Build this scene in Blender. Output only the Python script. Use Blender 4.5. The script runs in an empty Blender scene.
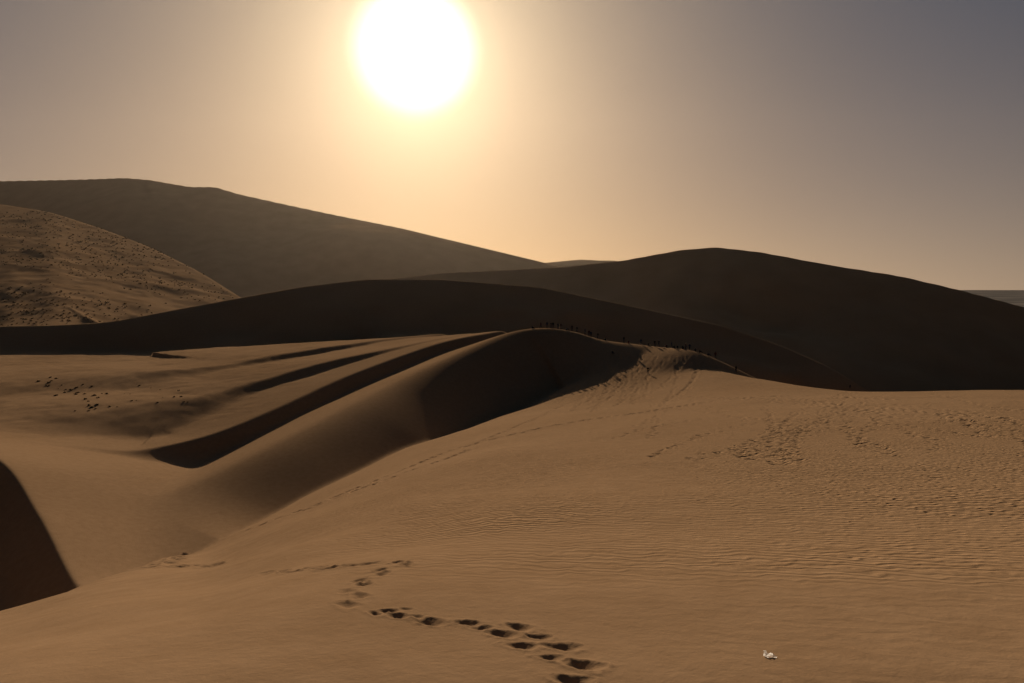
import bpy, bmesh, math, random
import numpy as np
from mathutils import Vector, Matrix
rng=np.random.default_rng(7); random.seed(7)
scene=bpy.context.scene
# ---------------------------------------------------------------- camera
LENS=24.0; FPX=1024*LENS/36.0; HOR=288.0
PITCH=math.atan((HOR-341.5)/FPX)
P=-PITCH
def ray(u,v):
    xc=(u-512)/FPX; yc=-(v-341.5)/FPX
    return xc, math.cos(P)+yc*math.sin(P), -math.sin(P)+yc*math.cos(P)
def pt(u,v,d):
    x,y,z=ray(u,v); k=d/y
    return x*k,d,z*k
def th(u,v=330.):
    x,y,z=ray(u,v); return math.atan2(x,y)
cam=bpy.data.cameras.new("camera"); co=bpy.data.objects.new("camera",cam)
scene.collection.objects.link(co); scene.camera=co
cam.lens=LENS; cam.sensor_width=36; cam.clip_start=0.05; cam.clip_end=100000
co.location=(0,0,0); co.rotation_euler=(math.radians(90)-P,0,0)
# ---------------------------------------------------------------- sun direction
sx,sy,sz=ray(415,50); L=math.sqrt(sx*sx+sy*sy+sz*sz); S=Vector((sx/L,sy/L,sz/L))
SEL=math.asin(S.z); SAZ=math.atan2(S.x,S.y)
# ---------------------------------------------------------------- grid
tA=np.radians(np.linspace(-42,42,1000))
tL=-np.radians(42+138*(np.linspace(0,1,50)[1:])**1.5)[::-1]
tR=np.radians(42+138*(np.linspace(0,1,50)[1:-1])**1.5)
TH=np.concatenate([tL,tA,tR])
def seg(a,b,n): return np.exp(np.linspace(math.log(a),math.log(b),n,endpoint=False))
RR=np.concatenate([seg(.03,4.0,30),seg(4.0,14,380),seg(14,260,560),seg(260,450,170),seg(450,560,20),seg(560,900,130),seg(900,2600,120),seg(2600,60000,50),[60000.]])
NT,NR=len(TH),len(RR)
lnr=np.log(RR)
TT=np.radians(np.arange(-180,180.01,0.4)); LR=np.arange(math.log(.02),math.log(70000),.025)
def bs(x,x0,dx,n):
    p=(x-x0)/dx; i=np.floor(p).astype(int); f=p-i
    W=np.zeros((len(x),n)); r=np.arange(len(x))
    w=[(1-f)**3/6,(3*f**3-6*f**2+4)/6,(-3*f**3+3*f**2+3*f+1)/6,f**3/6]
    for k in range(4): np.add.at(W,(r,np.clip(i-1+k,0,n-1)),w[k])
    return W
BT=bs(TH,TT[0],TT[1]-TT[0],len(TT)); BR=bs(lnr,LR[0],.025,len(LR))
def blur1(a,s,axis):
    n=int(4*s)+1; k=np.exp(-.5*(np.arange(-n,n+1)/s)**2); k/=k.sum()
    pad=[(0,0)]*a.ndim; pad[axis]=(n,n); a=np.pad(a,pad,mode='edge')
    return np.apply_along_axis(lambda m:np.convolve(m,k,'valid'),axis,a)
def columns(cols,sr=4,st=5):
    ths=[];tab=[]
    for u,pts in cols:
        rs=[];zs=[]
        t0=th(u)
        for p in pts:
            if len(p)==2: v,d=p; x,y,z=pt(u,v,d); r=math.hypot(x,y)
            else: _,d,z=p; r=d/math.cos(t0)
            rs.append(math.log(r)); zs.append(z)
        ths.append(t0); tab.append(np.interp(LR,rs,zs))
    tab=np.array(tab); T=np.array([np.interp(TT,ths,tab[:,j]) for j in range(len(LR))]).T
    T=blur1(T,sr,1); T=blur1(T,st,0)
    return BT@T@BR.T
def prof(pts,st=1.2):
    t=[];z=[];r=[]
    for u,v,d in pts:
        x,y,zz=pt(u,v,d); t.append(math.atan2(x,y)); r.append(math.hypot(x,y)); z.append(zz/math.hypot(x,y))
    g=np.radians(np.arange(-180,180,.1))
    tz=blur1(np.interp(g,t,z),st*6,0); tr=blur1(np.interp(g,t,r),st*18,0)
    tz=np.interp(TH,g,tz); tr=np.interp(TH,g,tr)
    return tr, tz*tr
X=np.sin(TH)[:,None]*RR[None,:]; Y=np.cos(TH)[:,None]*RR[None,:]; R=np.broadcast_to(RR[None,:],X.shape)
def vnoise(x,y,seed):
    g=np.random.default_rng(seed).random((256,256))*2-1
    xi=np.floor(x).astype(int); yi=np.floor(y).astype(int); fx=x-xi; fy=y-yi
    fx=fx**3*(fx*(fx*6-15)+10); fy=fy**3*(fy*(fy*6-15)+10)
    a=g[xi&255,yi&255]; b=g[(xi+1)&255,yi&255]; c=g[xi&255,(yi+1)&255]; d=g[(xi+1)&255,(yi+1)&255]
    return (a*(1-fx)+b*fx)*(1-fy)+(c*(1-fx)+d*fx)*fy
def fbm(x,y,s,o,seed):
    r=0;a=1
    for k in range(o):
        r=r+a*vnoise(x/s+k*17.3,y/s+k*9.1,seed+k); a*=.5; s/=2.03
    return r
def smax(a,b,k):
    h=np.maximum(k-np.abs(a-b),0)/k
    return np.maximum(a,b)+h*h*k*.25
# ---------------------------------------------------------------- foreground dune
A0=[(0,.1,-2.35),(683,5.4),(640,6.6)]
F=columns([
 (-900,[(0,.1,-2.35),(0,4.5,-3.2),(0,18,-9),(0,60,-38),(0,100,-55),(0,400,-90)]),
 (-200,[(0,.1,-2.35),(0,4.5,-3.1),(0,8,-4.6),(0,16,-8.6),(0,60,-38),(0,100,-60),(0,400,-100)]),
 (0,[(0,.1,-2.35),(683,5.4),(650,7.0),(622,11),(606,18),(0,26,-12.8),(0,60,-36),(0,100,-60),(0,400,-100)]),
 (72,[(0,.1,-2.35),(683,5.4),(640,7.2),(605,11),(588,18),(579,28),(0,40,-19.5),(0,60,-32),(0,100,-60),(0,400,-100)]),
 (130,[(0,.1,-2.35),(683,5.4),(630,7.5),(595,11.3),(575,20),(562,32),(556,48),(0,62,-27),(0,80,-38),(0,120,-60),(0,400,-100)]),
 (200,[(0,.1,-2.35),(683,5.4),(620,7.7),(590,11),(568,20),(552,40),(541,70),(0,90,-36),(0,120,-60),(0,400,-100)]),
 (300,A0+[(600,8.2),(570,11.2),(540,20),(515,42),(500,75),(492,94),(0,115,-38),(0,160,-60),(0,400,-100)]),
 (400,A0+[(600,8),(585,8.8),(550,12.2),(500,28),(470,58),(452,95),(444,116),(0,140,-36),(0,180,-60),(0,400,-100)]),
 (500,A0+[(600,8),(585,8.8),(550,12),(500,21),(450,52),(425,95),(412,140),(0,165,-32),(0,200,-60),(0,400,-100)]),
 (560,A0+[(600,8),(585,8.8),(550,12),(500,20.5),(450,46),(420,85),(402,142),(385,165),(372,175),(0,195,-32),(0,230,-60),(0,400,-100)]),
 (603,A0+[(600,8),(585,8.8),(550,12),(500,20),(450,42),(420,78),(400,130),(386,161),(343,186),(0,194,-17),(0,240,-50),(0,400,-100)]),
 (650,A0+[(600,8),(585,8.8),(550,12),(500,20),(450,40),(420,72),(400,122),(386,158),(346,182),(0,190,-18),(0,240,-50),(0,400,-100)]),
 (720,A0+[(600,8),(585,8.8),(550,12),(500,20),(450,39),(420,66),(400,105),(386,140),(358,162),(0,170,-18),(0,230,-50),(0,400,-110)]),
 (780,A0+[(600,8),(585,8.8),(550,12),(500,20),(450,38),(420,62),(400,98),(388,125),(375,148),(0,156,-20),(0,220,-55),(0,400,-110)]),
 (860,A0+[(600,8),(585,8.8),(550,12),(500,20),(450,37),(420,60),(400,92),(388,130),(0,138,-21),(0,200,-55),(0,400,-120)]),
 (1024,A0+[(600,8),(580,9),(550,12),(500,19.5),(450,35),(420,55),(400,84),(385,120),(0,128,-19),(0,190,-50),(0,400,-120)]),
 (1400,[(0,.1,-2.35),(0,5.4,-3.15),(0,8,-3.65),(0,18,-5.8),(0,40,-9),(0,100,-17),(0,120,-18),(0,200,-50),(0,400,-120)]),
],sr=3.2,st=3)
F=F-np.clip((R-300)/300,0,1)*150
# ---------------------------------------------------------------- valley base
V=columns([
 (-900,[(0,50,-50),(0,100,-50),(0,130,-30),(0,300,-27),(0,3000,-90),(0,6000,-150)]),
 (0,[(0,60,-50),(0,92,-50),(0,118,-31.5),(0,160,-29),(0,300,-27),(0,3000,-90),(0,6000,-150)]),
 (72,[(0,50,-50),(0,62,-48),(0,85,-32),(0,120,-31),(0,300,-28),(0,3000,-90),(0,6000,-150)]),
 (130,[(0,40,-50),(0,62,-31),(0,115,-34),(0,180,-28.5),(0,300,-28),(0,3000,-90),(0,6000,-150)]),
 (300,[(0,50,-40),(0,80,-31),(0,130,-35),(0,200,-29),(0,300,-28),(0,3000,-90),(0,6000,-150)]),
 (512,[(0,80,-45),(0,130,-32),(0,200,-30),(0,300,-30),(0,3000,-90),(0,6000,-150)]),
 (700,[(0,100,-50),(0,250,-45),(0,500,-60),(0,3000,-110),(0,6000,-150)]),
 (860,[(0,100,-50),(0,200,-60),(0,450,-85),(0,1500,-130),(0,3000,-150)]),
 (1400,[(0,100,-50),(0,200,-60),(0,450,-85),(0,1500,-130),(0,3000,-150)]),
],sr=3,st=5)
V=V+fbm(X,Y,45,2,31)*0.5*np.clip((R-60)/60,0,1)*np.clip((2500-R)/1500,0,1)
# ---------------------------------------------------------------- ridge tool (plan polyline)
def catmull(p,n=8):
    p=np.array(p,float); q=np.vstack([2*p[0]-p[1],p,2*p[-1]-p[-2]]); out=[]
    for i in range(1,len(q)-2):
        for t in np.linspace(0,1,n,endpoint=False):
            a,b,c,d=q[i-1],q[i],q[i+1],q[i+2]
            out.append(.5*((2*b)+(-a+c)*t+(2*a-5*b+4*c-d)*t*t+(-a+3*b-3*c+d)*t**3))
    out.append(q[-2]); return np.array(out)
def ridge(H,pts,k,reach,wfar=1.0,n=8):
    """pts: (u,v,d, slope on left of travel, slope on right of travel, rounding)"""
    w=[]
    for u,v,d,a,b,c in pts:
        x,y,z=pt(u,v,d); w.append((x,y,z,a,b,c))
    q=catmull(w,n)
    jr=(RR<max(math.hypot(a[0],a[1]) for a in q)+reach)&(RR>max(5,min(math.hypot(a[0],a[1]) for a in q)-reach))
    j0,j1=np.where(jr)[0][[0,-1]]
    ii=np.where((TH>-1.0)&(TH<.5))[0]; i0,i1=ii[0],ii[-1]
    x=X[i0:i1,j0:j1]; y=Y[i0:i1,j0:j1]
    best=np.full(x.shape,1e9); par=np.zeros(x.shape+(4,)); side=np.zeros(x.shape)
    for s in range(len(q)-1):
        a,b=q[s],q[s+1]; dx,dy=b[0]-a[0],b[1]-a[1]; l2=dx*dx+dy*dy+1e-9
        t=((x-a[0])*dx+(y-a[1])*dy)/l2
        tc=np.clip(t,0,1)
        d2=(x-a[0]-tc*dx)**2+(y-a[1]-tc*dy)**2
        m=d2<best
        best=np.where(m,d2,best)
        side=np.where(m,(dx*(y-a[1])-dy*(x-a[0]))/math.sqrt(l2),side)
        par[m]=a[2:6]+(b[2:6]-a[2:6])*tc[m][:,None]
    dist=np.sqrt(best)
    sn=np.clip(side/np.maximum(dist,.05),-1,1)
    f=.5+.5*np.sin(sn*math.pi/2)
    sl=par[...,1]*f+par[...,2]*(1-f)
    wd=par[...,3]*(f+(1-f)*wfar)
    z=par[...,0]-sl*(np.sqrt(dist**2+wd**2)-wd)
    H[i0:i1,j0:j1]=smax(H[i0:i1,j0:j1],z,k)
    return H
G=V.copy()
G=ridge(G,[(440,334,250,.6,.1,1),(380,340,235,.65,.08,1),(300,351,215,.65,.06,1.2),(235,363,200,.45,.05,2),(170,370,190,.2,.05,2)],1.0,60)
G=ridge(G,[(470,334,225,.6,.1,1),(430,341,208,.68,.1,1),(330,361,183,.72,.08,1),(262,380,166,.6,.06,1.2),(205,396,153,.3,.05,2)],1.0,60)
G=ridge(G,[(500,331,212,.6,.12,1),(440,343,196,.75,.12,.8),(350,375,165,.85,.11,.6),(270,411,138,.85,.11,.6),(215,433,126,.85,.10,.6),(165,446,120,.8,.08,.6),(118,456,117,.6,.05,1.0),(60,452,118,.06,.05,3)],0.7,60)
G=ridge(G,[(-160,425,120,.18,.7,1),(-60,440,104,.24,.75,.5),(0,460,90,.30,.85,.3),(38,512,75,.34,.85,.3),(73,578,62,.36,.85,.3),(110,620,54,.3,.7,.5)],3.0,60)
G=ridge(G,[(760,380,168,.4,.3,3),(700,353,170,.4,.3,3),(650,346,182,.4,.3,3),(603,340,186,.45,.3,3),(575,332,187,.62,.3,3),(545,328,188,.7,.3,4),(510,333,184,.72,.3,5),(450,358,164,.72,.32,6),(400,382,146,.7,.34,8),(350,408,128,.64,.35,9),(280,445,110,.52,.36,10),(200,484,97,.32,.30,12),(130,508,88,.1,.2,14)],1.2,70,.3,16)
hm_=np.clip((-X-38)/30,0,1)*np.clip((R-125)/40,0,1)*np.clip((380-R)/60,0,1)
G=G+hm_*(.18*fbm(X,Y,11,3,61)+.10*np.abs(fbm(X,Y,5,2,66)))
# ---------------------------------------------------------------- large dunes
def dune(H,pts,sn,sf,w,k,st=1.2,wob=0,seed=1,noise=0,ns=14):
    D,Z=prof(pts,st)
    dd=RR[None,:]-D[:,None]
    if wob: dd=dd+wob*fbm(X,Y,wob*6,3,seed)*np.clip(np.abs(dd)/(wob*4),0,1)
    s=np.where(dd<0,sn,sf)
    z=Z[:,None]-s*(np.sqrt(dd*dd+w*w)-w)
    if noise: z=z+noise*fbm(X,Y,noise*ns,3,seed+50)*np.clip(np.abs(dd)/(w*6),0,1)
    return smax(H,z,k)
G=dune(G,[(-400,345,240),(-200,335,270),(0,326,300),(60,325,310),(110,322,320),(200,305,345),(300,287,362),(370,279,370),(440,279,375),(540,287,370),(650,310,350),(720,325,330),(780,345,310),(830,367,290),(870,392,275),(950,440,260),(1300,600,250)],.5,.5,.4,2.5,.8,wob=7,seed=3)
G=dune(G,[(-900,420,900),(0,420,900),(200,330,850),(350,283,800),(440,273,780),(560,267,760),(620,261,740),(680,250,720),(715,247,710),(760,252,690),(830,265,660),(900,276,640),(960,290,620),(1024,307,600),(1150,345,560),(1300,420,520),(2000,600,500)],.48,.5,.8,4,.7,wob=20,seed=5)
G=dune(G,[(-900,150,1000),(-200,185,1000),(0,204,1000),(50,212,960),(100,228,900),(150,247,820),(200,272,730),(240,297,640),(280,325,600),(400,420,560)],.203,.3,6,6,.8,wob=5,seed=8,noise=.4,ns=60)
G=dune(G,[(-900,270,600),(-200,278,570),(0,289,540),(50,303,500),(95,320,450),(140,345,400),(300,420,380)],.5,.2,1,4,.5,wob=8,seed=21)
G=dune(G,[(-900,150,1900),(-200,190,1800),(0,181,1800),(60,180,1780),(125,178,1750),(150,180,1740),(190,187,1720),(215,187,1700),(238,194,1690),(330,214,1650),(400,228,1600),(450,240,1600),(500,252,1600),(550,264,1600),(600,276,1600),(700,310,1600),(900,400,1600)],.46,.46,14,10,.35,wob=50,seed=11)
G=dune(G,[(300,275,2600),(480,264,2600),(540,263,2500),(580,259.5,2500),(615,260.5,2500),(650,267,2500),(760,285,2500),(900,310,2500),(1100,340,2500)],.46,.46,14,10,.35,wob=30,seed=12)
H=smax(F+fbm(X,Y,9,3,77)*.07*np.clip((R-3)/12,0,1),G,1.0)
# ---------------------------------------------------------------- lookups
def hgt(x,y):
    t=math.atan2(x,y); r=math.log(max(math.hypot(x,y),.04))
    i=min(max(np.searchsorted(TH,t)-1,0),NT-2); j=min(max(np.searchsorted(lnr,r)-1,0),NR-2)
    a=(t-TH[i])/(TH[i+1]-TH[i]); b=(r-lnr[j])/(lnr[j+1]-lnr[j])
    return float((H[i,j]*(1-a)+H[i+1,j]*a)*(1-b)+(H[i,j+1]*(1-a)+H[i+1,j+1]*a)*b)
def col_at(u,v):
    x,y,z=ray(u,v); t=math.atan2(x,y); k=z/math.hypot(x,y)
    i=min(max(np.searchsorted(TH,t)-1,0),NT-2); a=(t-TH[i])/(TH[i+1]-TH[i])
    return t,k,H[i]*(1-a)+H[i+1]*a
def hit(u,v,rmin=4.2):
    t,k,h=col_at(u,v)
    m=np.where((h>=k*RR)&(RR>rmin))[0]
    if not len(m): return None
    j=m[0]; f0=k*RR[j-1]-h[j-1]; f1=h[j]-k*RR[j]; r=RR[j-1]+(RR[j]-RR[j-1])*f0/(f0+f1+1e-9)
    return math.sin(t)*r, math.cos(t)*r
def crest(u,r0,r1,back=0):
    t,k,h=col_at(u,330); m=np.where((RR>r0)&(RR<r1))[0]
    j=m[np.argmax(h[m]/RR[m])]; r=RR[j]+back
    return math.sin(t)*r, math.cos(t)*r
# ---------------------------------------------------------------- footprints pressed into the sand
prints=[]
def walk(pix,step=.68,lat=.13,size=(.14,.24),depth=.06,jit=.06):
    w=[hit(*p) for p in pix]; w=[p for p in w if p]
    if len(w)<2: return
    q=catmull([(a,b) for a,b in w],12); s=0; side=1
    for i in range(len(q)-1):
        d=q[i+1]-q[i]; l=math.hypot(*d)
        if l<1e-6: continue
        while s<l:
            p=q[i]+d*s/l; n=np.array([-d[1],d[0]])/l
            p=p+n*lat*side+rng.normal(0,jit,2); side=-side
            prints.append((p[0],p[1],math.atan2(d[0],d[1])+rng.normal(0,.15),size[0],size[1]*rng.uniform(.85,1.2),depth*rng.uniform(.6,1.2)))
            s+=step*rng.uniform(.85,1.15)
        s-=l
for (u,v,s) in [(572,681,1.0),(582,665,1.1),(551,658,.75),(562,647,1),(522,646,.95),(540,637,.7),(502,634,1),(518,627,1),(468,623,.9),(480,628,.75),(430,622,1.1),(418,617,.6),(398,616,.8),(388,611,.8),(405,609,.5),(376,613,.7)]:
    p=hit(u,v)
    if p: prints.append((p[0],p[1],-1.15+rng.normal(0,.25),.068*s,.13*s,.05*s))
walk([(360,603),(352,592),(362,583),(380,574),(410,560)],.42,.1,(.08,.13),.055,.04)
walk([(265,573),(300,570),(345,567),(375,562)],.5,.08,(.11,.18),.08)
walk([(152,568),(170,567),(190,566),(230,562)],1.0,.3,(.32,.46),.32)
walk([(158,565),(172,559),(188,554)],1.3,.3,(.32,.46),.32)
walk([(200,551),(240,533),(330,499),(400,471),(450,451),(520,433),(600,418),(700,403),(800,396),(900,400)],.95,.2,(.30,.42),.28,.10)
walk([(300,512),(380,482),(440,461),(470,449)],.95,.2,(.28,.4),.24,.10)
walk([(470,446),(520,425),(560,407),(600,392)],1.0,.2,(.3,.45),.22,.12)
for k in range(8):
    o=rng.normal(0,13,4)
    walk([(850+o[0],392),(805+o[1]*2,410+o[0]*.3),(785+o[2]*2,435+o[1]*.4),(765+o[3]*2,462+o[2]*.3)],1.2,.18,(.17,.25),.10,.2)
for k in range(8):
    o=rng.normal(0,6,4)
    walk([(690,399+o[0]*.4),(800,402+o[1]*.5),(900,412+o[2]*.7),(1023,428+o[3]*1.8)],1.0,.2,(.24,.34),.13,.2)
for k in range(24):
    u0=rng.uniform(620,1010); v0=rng.uniform(392,425); du=rng.uniform(-140,140); dv=rng.uniform(0,50)
    walk([(u0,v0),(u0+du*.5+rng.normal(0,8),v0+dv*.5),(min(u0+du,1040),v0+dv)],1.0,.18,(.20,.29),.12,.2)
walk([(1010,400),(960,425),(930,460),(960,500)],.9,.14,(.12,.18),.04)
for k in range(24):
    a=rng.uniform(560,700); b=a+rng.uniform(-40,60); top=350+max(0,(b-650))*.12
    walk([(a-20,rng.uniform(395,412)),((a+b)/2,378),(b,top+3)],.8,.2,(.3,.45),.15,.2)
for (x0,y0,ang,a,b,dp) in prints:
    r=math.hypot(x0,y0); t=math.atan2(x0,y0); m=3.4*max(a,b)
    i0,i1=np.searchsorted(TH,[t-m/r,t+m/r]); j0,j1=np.searchsorted(RR,[r-m,r+m])
    if i1<=i0 or j1<=j0: continue
    dx=X[i0:i1,j0:j1]-x0; dy=Y[i0:i1,j0:j1]-y0
    l=dx*math.sin(ang)+dy*math.cos(ang); w=dx*math.cos(ang)-dy*math.sin(ang)
    w=w*(1+.25*np.tanh(l/b))
    e=(l/b)**2+(w/a)**2
    if r<16:
        n1=fbm(dx+x0,dy+y0,a*1.6,2,91)
        e=e*(1+.3*n1)
        sc=(1+.5*fbm(dx+x0,dy+y0,a*.9,2,97))
    else: sc=1
    e=np.maximum(e,0)
    H[i0:i1,j0:j1]+=-dp*np.exp(-e)+.2*dp*sc*np.exp(-((np.sqrt(e)-1.7)/.5)**2)
# ---------------------------------------------------------------- mesh
verts=np.stack([X,Y,H],-1).reshape(-1,3).astype(np.float32)
i=np.arange(NT); ip=(i+1)%NT
i=i[:,None]; ip=ip[:,None]; j=np.arange(NR-1)[None,:]
faces=np.stack([i*NR+j,ip*NR+j,ip*NR+j+1,i*NR+j+1],-1).reshape(-1,4)[:,::-1].astype(np.int32)
me=bpy.data.meshes.new("terrain")
me.vertices.add(len(verts)); me.vertices.foreach_set("co",verts.ravel())
me.loops.add(faces.size); me.loops.foreach_set("vertex_index",np.ascontiguousarray(faces).ravel())
me.polygons.add(len(faces)); me.polygons.foreach_set("loop_start",np.arange(0,faces.size,4,dtype=np.int32))
me.polygons.foreach_set("use_smooth",np.ones(len(faces),bool))
me.update(calc_edges=True)
if me.polygons[NR*300+600].normal.z<0: me.flip_normals()
terrain=bpy.data.objects.new("sand_dune_terrain",me); scene.collection.objects.link(terrain)
# ---------------------------------------------------------------- materials
def newmat(name,c=None,rough=.95):
    m=bpy.data.materials.new(name); m.use_nodes=True; nt=m.node_tree
    b=nt.nodes["Principled BSDF"]; b.inputs["Roughness"].default_value=rough
    b.inputs["Specular IOR Level"].default_value=.1
    if c: b.inputs["Base Color"].default_value=(*c,1)
    return m,nt,b
m,nt,b=newmat("sand")
nd=nt.nodes; lk=nt.links
df=nd.new("ShaderNodeBsdfDiffuse"); df.inputs["Roughness"].default_value=0
lk.new(df.outputs[0],nd["Material Output"].inputs["Surface"]); nd.remove(b)
tc=nd.new("ShaderNodeTexCoord"); OBJ=tc.outputs["Object"]
def noise(scale,detail=3,rough=.5,vec=None):
    n=nd.new("ShaderNodeTexNoise"); n.inputs["Scale"].default_value=scale; n.inputs["Detail"].default_value=detail; n.inputs["Roughness"].default_value=rough
    lk.new(vec or OBJ,n.inputs["Vector"]); return n.outputs["Fac"]
def mr(x,a,b_,c,d,smooth=True):
    n=nd.new("ShaderNodeMapRange"); n.interpolation_type='SMOOTHSTEP' if smooth else 'LINEAR'
    for k,vv in zip(("From Min","From Max","To Min","To Max"),(a,b_,c,d)): n.inputs[k].default_value=vv
    lk.new(x,n.inputs["Value"]); return n.outputs["Result"]
def mth(op,x,y=None):
    n=nd.new("ShaderNodeMath"); n.operation=op
    for k,vv in enumerate((x,y)):
        if vv is None: continue
        if isinstance(vv,(int,float)): n.inputs[k].default_value=vv
        else: lk.new(vv,n.inputs[k])
    return n.outputs[0]
ramp=nd.new("ShaderNodeValToRGB")
ramp.color_ramp.elements[0].position=.3; ramp.color_ramp.elements[0].color=(.315,.198,.108,1)
ramp.color_ramp.elements[1].position=.7; ramp.color_ramp.elements[1].color=(.42,.272,.156,1)
nn=mth('ADD',mth('MULTIPLY',noise(.03,2),.5),mth('MULTIPLY',noise(1.3,3,.6),.5))
sep=nd.new("ShaderNodeSeparateXYZ"); lk.new(OBJ,sep.inputs[0])
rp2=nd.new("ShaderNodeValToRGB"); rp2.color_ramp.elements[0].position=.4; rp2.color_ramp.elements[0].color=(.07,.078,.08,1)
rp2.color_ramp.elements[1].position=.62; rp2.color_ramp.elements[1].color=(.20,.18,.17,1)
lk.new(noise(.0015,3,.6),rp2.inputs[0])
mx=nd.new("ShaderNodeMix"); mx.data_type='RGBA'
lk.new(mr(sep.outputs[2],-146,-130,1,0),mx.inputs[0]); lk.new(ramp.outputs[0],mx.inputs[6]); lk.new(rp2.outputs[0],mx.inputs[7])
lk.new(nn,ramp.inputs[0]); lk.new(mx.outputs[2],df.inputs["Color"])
mp=nd.new("ShaderNodeMapping"); mp.inputs["Rotation"].default_value=(0,0,math.radians(10)); mp.inputs["Scale"].default_value=(1.2,1,0); lk.new(OBJ,mp.inputs[0])
wv=nd.new("ShaderNodeTexWave"); wv.bands_direction='Y'; wv.wave_profile='SIN'
wv.inputs["Scale"].default_value=.85; wv.inputs["Distortion"].default_value=10; wv.inputs["Detail"].default_value=2; wv.inputs["Detail Scale"].default_value=1.4; wv.inputs["Detail Roughness"].default_value=.65
lk.new(mp.outputs[0],wv.inputs["Vector"])
mask=mth('MULTIPLY',mr(sep.outputs[1],8.2,11,0.12,1),mr(sep.outputs[1],35,95,1,.0))
mask=mth('MULTIPLY',mask,mr(mth('ADD',sep.outputs[0],mth('MULTIPLY',sep.outputs[1],.33)),-2,6,0,1))
mask=mth('MULTIPLY',mask,mr(noise(.10,1),.33,.58,.35,1))
rip=mth('MULTIPLY',wv.outputs["Fac"],mask)
hsum=mth('ADD',mth('MULTIPLY',rip,.06),mth('MULTIPLY',noise(6,3,.7),mr(sep.outputs[1],5,60,.014,.035,False)))
bp=nd.new("ShaderNodeBump"); bp.inputs["Strength"].default_value=1; bp.inputs["Distance"].default_value=1.0
lk.new(hsum,bp.inputs["Height"]); lk.new(bp.outputs[0],df.inputs["Normal"])
terrain.data.materials.append(m)
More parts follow.
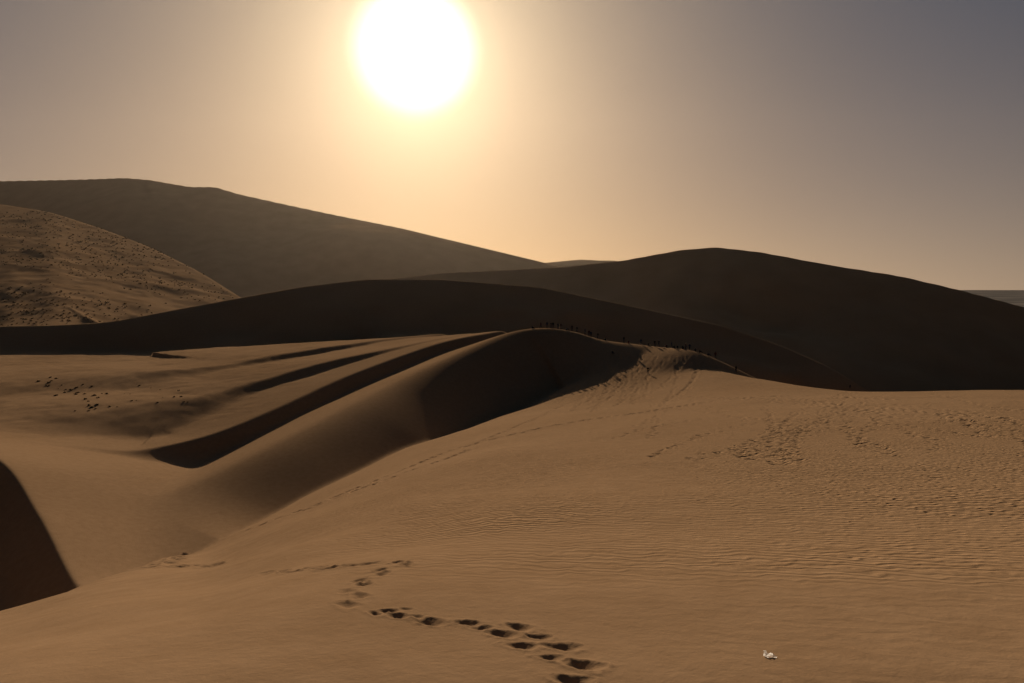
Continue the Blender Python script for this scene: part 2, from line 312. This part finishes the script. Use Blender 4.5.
# ---------------------------------------------------------------- people
skin,_,_=newmat("skin",(.35,.2,.13),.6); hair,_,_=newmat("hair",(.015,.012,.01),.6)
trous,_,_=newmat("trousers",(.03,.035,.05)); shoes,_,_=newmat("shoes",(.03,.025,.02))
jackets=[newmat("jacket",c)[0] for c in [(.03,.03,.04),(.08,.02,.02),(.03,.04,.08),(.05,.045,.04),(.015,.015,.015)]]
def person_mesh(pose,jk):
    if pose=='stand':  J=dict(pel=(0,0,.93),hl=(-.1,0,.9),kl=(-.12,.03,.5),al=(-.13,0,.09),fl=(-.14,.14,.04),hr=(.1,0,.9),kr=(.12,.02,.5),ar=(.14,-.02,.09),fr=(.16,.12,.04),ch=(0,0,1.3),sl=(-.19,0,1.4),el=(-.25,-.02,1.12),wl=(-.24,.06,.87),sr=(.19,0,1.4),er=(.25,-.02,1.12),wr=(.24,.08,.87))
    if pose=='walk':   J=dict(pel=(0,0,.92),hl=(-.1,0,.89),kl=(-.11,.2,.5),al=(-.11,.24,.1),fl=(-.11,.38,.08),hr=(.1,0,.89),kr=(.11,-.02,.48),ar=(.11,-.32,.16),fr=(.11,-.24,.05),ch=(0,.05,1.29),sl=(-.19,.04,1.39),el=(-.24,-.16,1.13),wl=(-.23,-.14,.88),sr=(.19,.04,1.39),er=(.24,.12,1.12),wr=(.2,.3,.98))
    if pose=='photo':  J=dict(pel=(0,0,.93),hl=(-.1,0,.9),kl=(-.14,.02,.5),al=(-.18,0,.09),fl=(-.2,.14,.04),hr=(.1,0,.9),kr=(.14,.02,.5),ar=(.18,-.02,.09),fr=(.2,.12,.04),ch=(0,-.02,1.3),sl=(-.19,0,1.4),el=(-.27,.16,1.25),wl=(-.08,.33,1.5),sr=(.19,0,1.4),er=(.27,.16,1.25),wr=(.08,.33,1.5))
    if pose=='sit':    J=dict(pel=(0,0,.13),hl=(-.1,.03,.13),kl=(-.15,.42,.42),al=(-.15,.7,.08),fl=(-.16,.84,.05),hr=(.1,.03,.13),kr=(.15,.42,.42),ar=(.15,.7,.08),fr=(.16,.84,.05),ch=(0,.06,.5),sl=(-.19,.08,.6),el=(-.26,.22,.38),wl=(-.14,.42,.46),sr=(.19,.08,.6),er=(.26,.22,.38),wr=(.14,.42,.46))
    c=Vector(J['ch']); nk=c+Vector((0,.01,.19)); hd=nk+Vector((0,.03,.11)); tp=hd+Vector((0,0,.10))
    J['nk']=nk; J['hd']=hd; J['tp']=tp
    J['hdl']=Vector(J['wl'])+(Vector(J['wl'])-Vector(J['el'])).normalized()*.14
    J['hdr']=Vector(J['wr'])+(Vector(J['wr'])-Vector(J['er'])).normalized()*.14
    rad=dict(pel=.15,hl=.10,kl=.07,al=.05,fl=.045,hr=.10,kr=.07,ar=.05,fr=.045,ch=.16,sl=.08,el=.05,wl=.035,hdl=.03,sr=.08,er=.05,wr=.035,hdr=.03,nk=.06,hd=.095,tp=.075)
    E=[('pel','ch'),('ch','nk'),('nk','hd'),('hd','tp'),('pel','hl'),('hl','kl'),('kl','al'),('al','fl'),('pel','hr'),('hr','kr'),('kr','ar'),('ar','fr'),('ch','sl'),('sl','el'),('el','wl'),('wl','hdl'),('ch','sr'),('sr','er'),('er','wr'),('wr','hdr')]
    K=list(J); me=bpy.data.meshes.new("body"); me.from_pydata([tuple(J[k]) for k in K],[(K.index(a),K.index(b_)) for a,b_ in E],[])
    o=bpy.data.objects.new("tmp",me); scene.collection.objects.link(o)
    o.modifiers.new("skin","SKIN"); s=o.modifiers.new("sub","SUBSURF"); s.levels=1
    bpy.context.view_layer.objects.active=o
    for n,k in enumerate(K):
        sv=me.skin_vertices[0].data[n]; sv.radius=(rad[k],rad[k]*(.8 if k in('ch','pel') else 1)); sv.use_root=(k=='pel')
    dg=bpy.context.evaluated_depsgraph_get(); out=bpy.data.meshes.new_from_object(o.evaluated_get(dg))
    bpy.data.objects.remove(o)
    out.materials.clear()
    for mm in (jk,trous,skin,hair,shoes): out.materials.append(mm)
    pz=J['pel'][2]
    for p in out.polygons:
        cc=p.center; p.use_smooth=True; mi=0
        dh=min((cc-J['hdl']).length,(cc-J['hdr']).length)
        if cc.z>nk.z and (cc-hd).length<.25: mi=3 if (cc.z>hd.z+.03 or cc.y<hd.y-.03) else 2
        elif dh<.1: mi=2
        elif min((cc-Vector(J['fl'])).length,(cc-Vector(J['fr'])).length)<.13: mi=4
        elif pose!='sit' and cc.z<pz and abs(cc.x)<.21: mi=1
        elif pose=='sit' and cc.y>.06 and cc.z<.5 and min((cc-Vector(J['wl'])).length,(cc-Vector(J['wr'])).length)>.1 and cc.y>.2: mi=1
        p.material_index=mi
    return out
PM={}
def add_person(x,y,pose,rot,jk,s=1.0):
    key=(pose,jk)
    if key not in PM: PM[key]=person_mesh(pose,jackets[jk])
    o=bpy.data.objects.new("person",PM[key]); scene.collection.objects.link(o)
    o.location=(x,y,hgt(x,y)-.05); o.rotation_euler=(0,0,rot); o.scale=(s,s,s)
k=0
for u,ps in [(532,'sit'),(541,'walk'),(547,'stand'),(551,'photo'),(553,'stand'),(558,'stand'),(561,'walk'),(566,'sit'),(572,'stand'),(577,'walk'),(585,'stand'),(589,'stand'),(591,'stand'),(598,'walk'),(606,'sit'),(624,'stand'),(629,'sit'),(641,'walk'),(649,'sit'),(655,'stand'),(659,'photo'),(667,'sit'),(672,'stand'),(675,'sit'),(678,'sit'),(683,'sit'),(686,'stand'),(690,'walk'),(696,'sit'),(700,'sit'),(708,'sit'),(716,'stand')]:
    x,y=crest(u,150,205,rng.uniform(-0.6,0.3))
    add_person(x,y,ps,rng.uniform(0,6.28),k%5,rng.uniform(1.0,1.12)); k+=1
for u,v,ps in [(850,387,'stand'),(736,371,'walk'),(648,372,'walk'),(612,352,'sit')]:
    p=hit(u,v+1.5,60)
    if p: add_person(p[0],p[1],ps,rng.uniform(0,6.28),k%5); k+=1
# ---------------------------------------------------------------- shrubs
sv=[];sf=[]
def shrub(x,y,r,n):
    z=hgt(x,y)
    for q in range(n):
        a=rng.uniform(0,6.283); e=rng.uniform(.1,1.45); rr=r*rng.uniform(.35,1)
        d=np.array([math.cos(a)*math.cos(e),math.sin(a)*math.cos(e),math.sin(e)*.75])
        b0=np.array([x,y,z-.05])+d*rr*.2*rng.random(); c=b0+d*rr
        t=np.cross(d,rng.normal(0,1,3)); t/=np.linalg.norm(t)+1e-6; wd=r*rng.uniform(.08,.2)
        n0=len(sv); sv.extend([b0,b0+d*rr*.6-t*wd,c,b0+d*rr*.6+t*wd]); sf.append((n0,n0+1,n0+2,n0+3))
for q in range(38):
    u=rng.uniform(38,118); v=379+(u-38)*.35+rng.normal(0,7)
    p=hit(u,v,80)
    if p: shrub(p[0],p[1],rng.uniform(.25,.7),40)
for q in range(14):
    p=hit(rng.uniform(120,190),rng.uniform(385,405),80)
    if p: shrub(p[0],p[1],rng.uniform(.2,.5),30)
cnt=0
while cnt<2800:
    u=rng.uniform(-150,250); t=th(u); r=math.exp(rng.uniform(math.log(400),math.log(1180)))
    x,y=math.sin(t)*r,math.cos(t)*r
    if vnoise(np.array([x/70]),np.array([y/70]),5)[0]+rng.normal(0,.5)<0: continue
    if hgt(x,y)<-26: continue
    shrub(x,y,rng.uniform(.4,1.0)*(1+r/900),13); cnt+=1
ms=bpy.data.meshes.new("shrubs"); ms.from_pydata([tuple(a) for a in sv],[],sf); 
os_=bpy.data.objects.new("desert_shrubs",ms); scene.collection.objects.link(os_)
m2,nt,b=newmat("shrub_foliage"); nd=nt.nodes; lk=nt.links
tc=nd.new("ShaderNodeTexCoord"); OBJ=tc.outputs["Object"]
rp=nd.new("ShaderNodeValToRGB"); rp.color_ramp.elements[0].color=(.04,.035,.02,1); rp.color_ramp.elements[1].color=(.10,.08,.045,1)
lk.new(noise(.9,1),rp.inputs[0]); lk.new(rp.outputs[0],b.inputs["Base Color"]); ms.materials.append(m2)
# ---------------------------------------------------------------- crumpled wrapper (stands up on its folded edge, back-lit)
p=hit(770,657)
bm=bmesh.new(); bmesh.ops.create_grid(bm,x_segments=24,y_segments=10,size=1)
for vv in bm.verts:
    x,y=vv.co.x,vv.co.y
    n1=fbm(np.array([x*2.1+5]),np.array([y*1.6+3]),1,3,4)[0]; n2=fbm(np.array([x*3]),np.array([y*3]),1,2,9)[0]
    h=(y+1)*.5                                  # 0 at the sand, 1 at the top edge
    vv.co=Vector((x*.058+n2*.005*h, -.012+h*.016+.012*n1+.010*math.sin(x*5), h*(.036+.012*n2-.016*x)))
mw=bpy.data.meshes.new("wrapper"); bm.to_mesh(mw); bm.free()
ow=bpy.data.objects.new("crumpled_wrapper",mw); scene.collection.objects.link(ow)
ow.location=(p[0],p[1],hgt(*p)-.003); ow.rotation_euler=(0,.06,-.25)
mm,nt,b=newmat("white_plastic",(.88,.88,.86),.3); ow.data.materials.append(mm)
tr=nt.nodes.new("ShaderNodeBsdfTranslucent"); tr.inputs[0].default_value=(.93,.93,.92,1); mxs=nt.nodes.new("ShaderNodeMixShader"); mxs.inputs[0].default_value=.75
nt.links.new(b.outputs[0],mxs.inputs[1]); nt.links.new(tr.outputs[0],mxs.inputs[2]); nt.links.new(mxs.outputs[0],nt.nodes["Material Output"].inputs["Surface"])
# ---------------------------------------------------------------- haze
bm=bmesh.new(); bmesh.ops.create_cube(bm,size=1)
mh=bpy.data.meshes.new("haze"); bm.to_mesh(mh); bm.free()
oh=bpy.data.objects.new("dust_haze",mh); scene.collection.objects.link(oh)
oh.scale=(7000,2700,900); oh.location=(0,1350+230,250)
hm=bpy.data.materials.new("dust_haze"); hm.use_nodes=True; nt=hm.node_tree; nt.nodes.clear()
o_=nt.nodes.new("ShaderNodeOutputMaterial"); vs=nt.nodes.new("ShaderNodeVolumeScatter")
vs.inputs["Color"].default_value=(1,.85,.68,1); vs.inputs["Density"].default_value=1/40000; vs.inputs["Anisotropy"].default_value=.72
nt.links.new(vs.outputs[0],o_.inputs["Volume"]); mh.materials.append(hm)
# ---------------------------------------------------------------- world
w=bpy.data.worlds.new("World"); scene.world=w; w.use_nodes=True; nt=w.node_tree; nd=nt.nodes; lk=nt.links; nd.clear()
out=nd.new("ShaderNodeOutputWorld"); bg=nd.new("ShaderNodeBackground"); bg.inputs[1].default_value=1
sky=nd.new("ShaderNodeTexSky"); sky.sky_type='NISHITA'; sky.sun_disc=False; sky.sun_elevation=SEL; sky.sun_rotation=SAZ
sky.dust_density=4; sky.air_density=1; sky.altitude=1200
tc=nd.new("ShaderNodeTexCoord"); G_=tc.outputs["Generated"]
nrm=nd.new("ShaderNodeVectorMath"); nrm.operation='NORMALIZE'; lk.new(G_,nrm.inputs[0])
dot=nd.new("ShaderNodeVectorMath"); dot.operation='DOT_PRODUCT'; lk.new(nrm.outputs[0],dot.inputs[0]); dot.inputs[1].default_value=S
ang=mth('ARCCOSINE',mth('MINIMUM',dot.outputs["Value"],1.0))
sep=nd.new("ShaderNodeSeparateXYZ"); lk.new(nrm.outputs[0],sep.inputs[0])
def col(fac,c):
    n=nd.new("ShaderNodeVectorMath"); n.operation='SCALE'; n.inputs[0].default_value=c; lk.new(fac,n.inputs["Scale"]); return n.outputs[0]
def vadd(a,b_):
    n=nd.new("ShaderNodeVectorMath"); n.operation='ADD'; lk.new(a,n.inputs[0]); lk.new(b_,n.inputs[1]); return n.outputs[0]
def ex(k): return mth('EXPONENT',mth('MULTIPLY',ang,-1/k))
elev=mth('MAXIMUM',sep.outputs[2],0.0)
hz=mth('EXPONENT',mth('MULTIPLY',elev,-1/.15))
skys=nd.new("ShaderNodeVectorMath"); skys.operation='SCALE'; lk.new(sky.outputs[0],skys.inputs[0]); skys.inputs["Scale"].default_value=.0025
tot=skys.outputs[0]
far=mr(ang,.6,1.6,1.0,.12)
tot=vadd(tot,col(far,(.003,.034,.078)))
tot=vadd(tot,col(mth('MULTIPLY',hz,far),(.235,.175,.105)))
tot=vadd(tot,col(mth('MULTIPLY',hz,ex(.4)),(1.05,.45,.02)))
tot=vadd(tot,col(ex(.22),(.60,.395,.18)))
tot=vadd(tot,col(ex(.07),(1.4,1.16,.74)))
tot=vadd(tot,col(mr(ang,.02,.098,1.6,0),(1,.97,.9)))
lk.new(tot,bg.inputs[0]); lk.new(bg.outputs[0],out.inputs[0])
# sun
sl=bpy.data.lights.new("sun","SUN"); sl.energy=3.5; sl.angle=math.radians(.5); sl.color=(1,.80,.59)
so=bpy.data.objects.new("sun",sl); scene.collection.objects.link(so)
so.rotation_euler=S.to_track_quat('Z','Y').to_euler()
scene.view_settings.view_transform='Standard'; scene.view_settings.look='None'; scene.view_settings.exposure=0
print("SUN el",math.degrees(SEL),"az",math.degrees(SAZ),"verts",len(verts),"prints",len(prints))
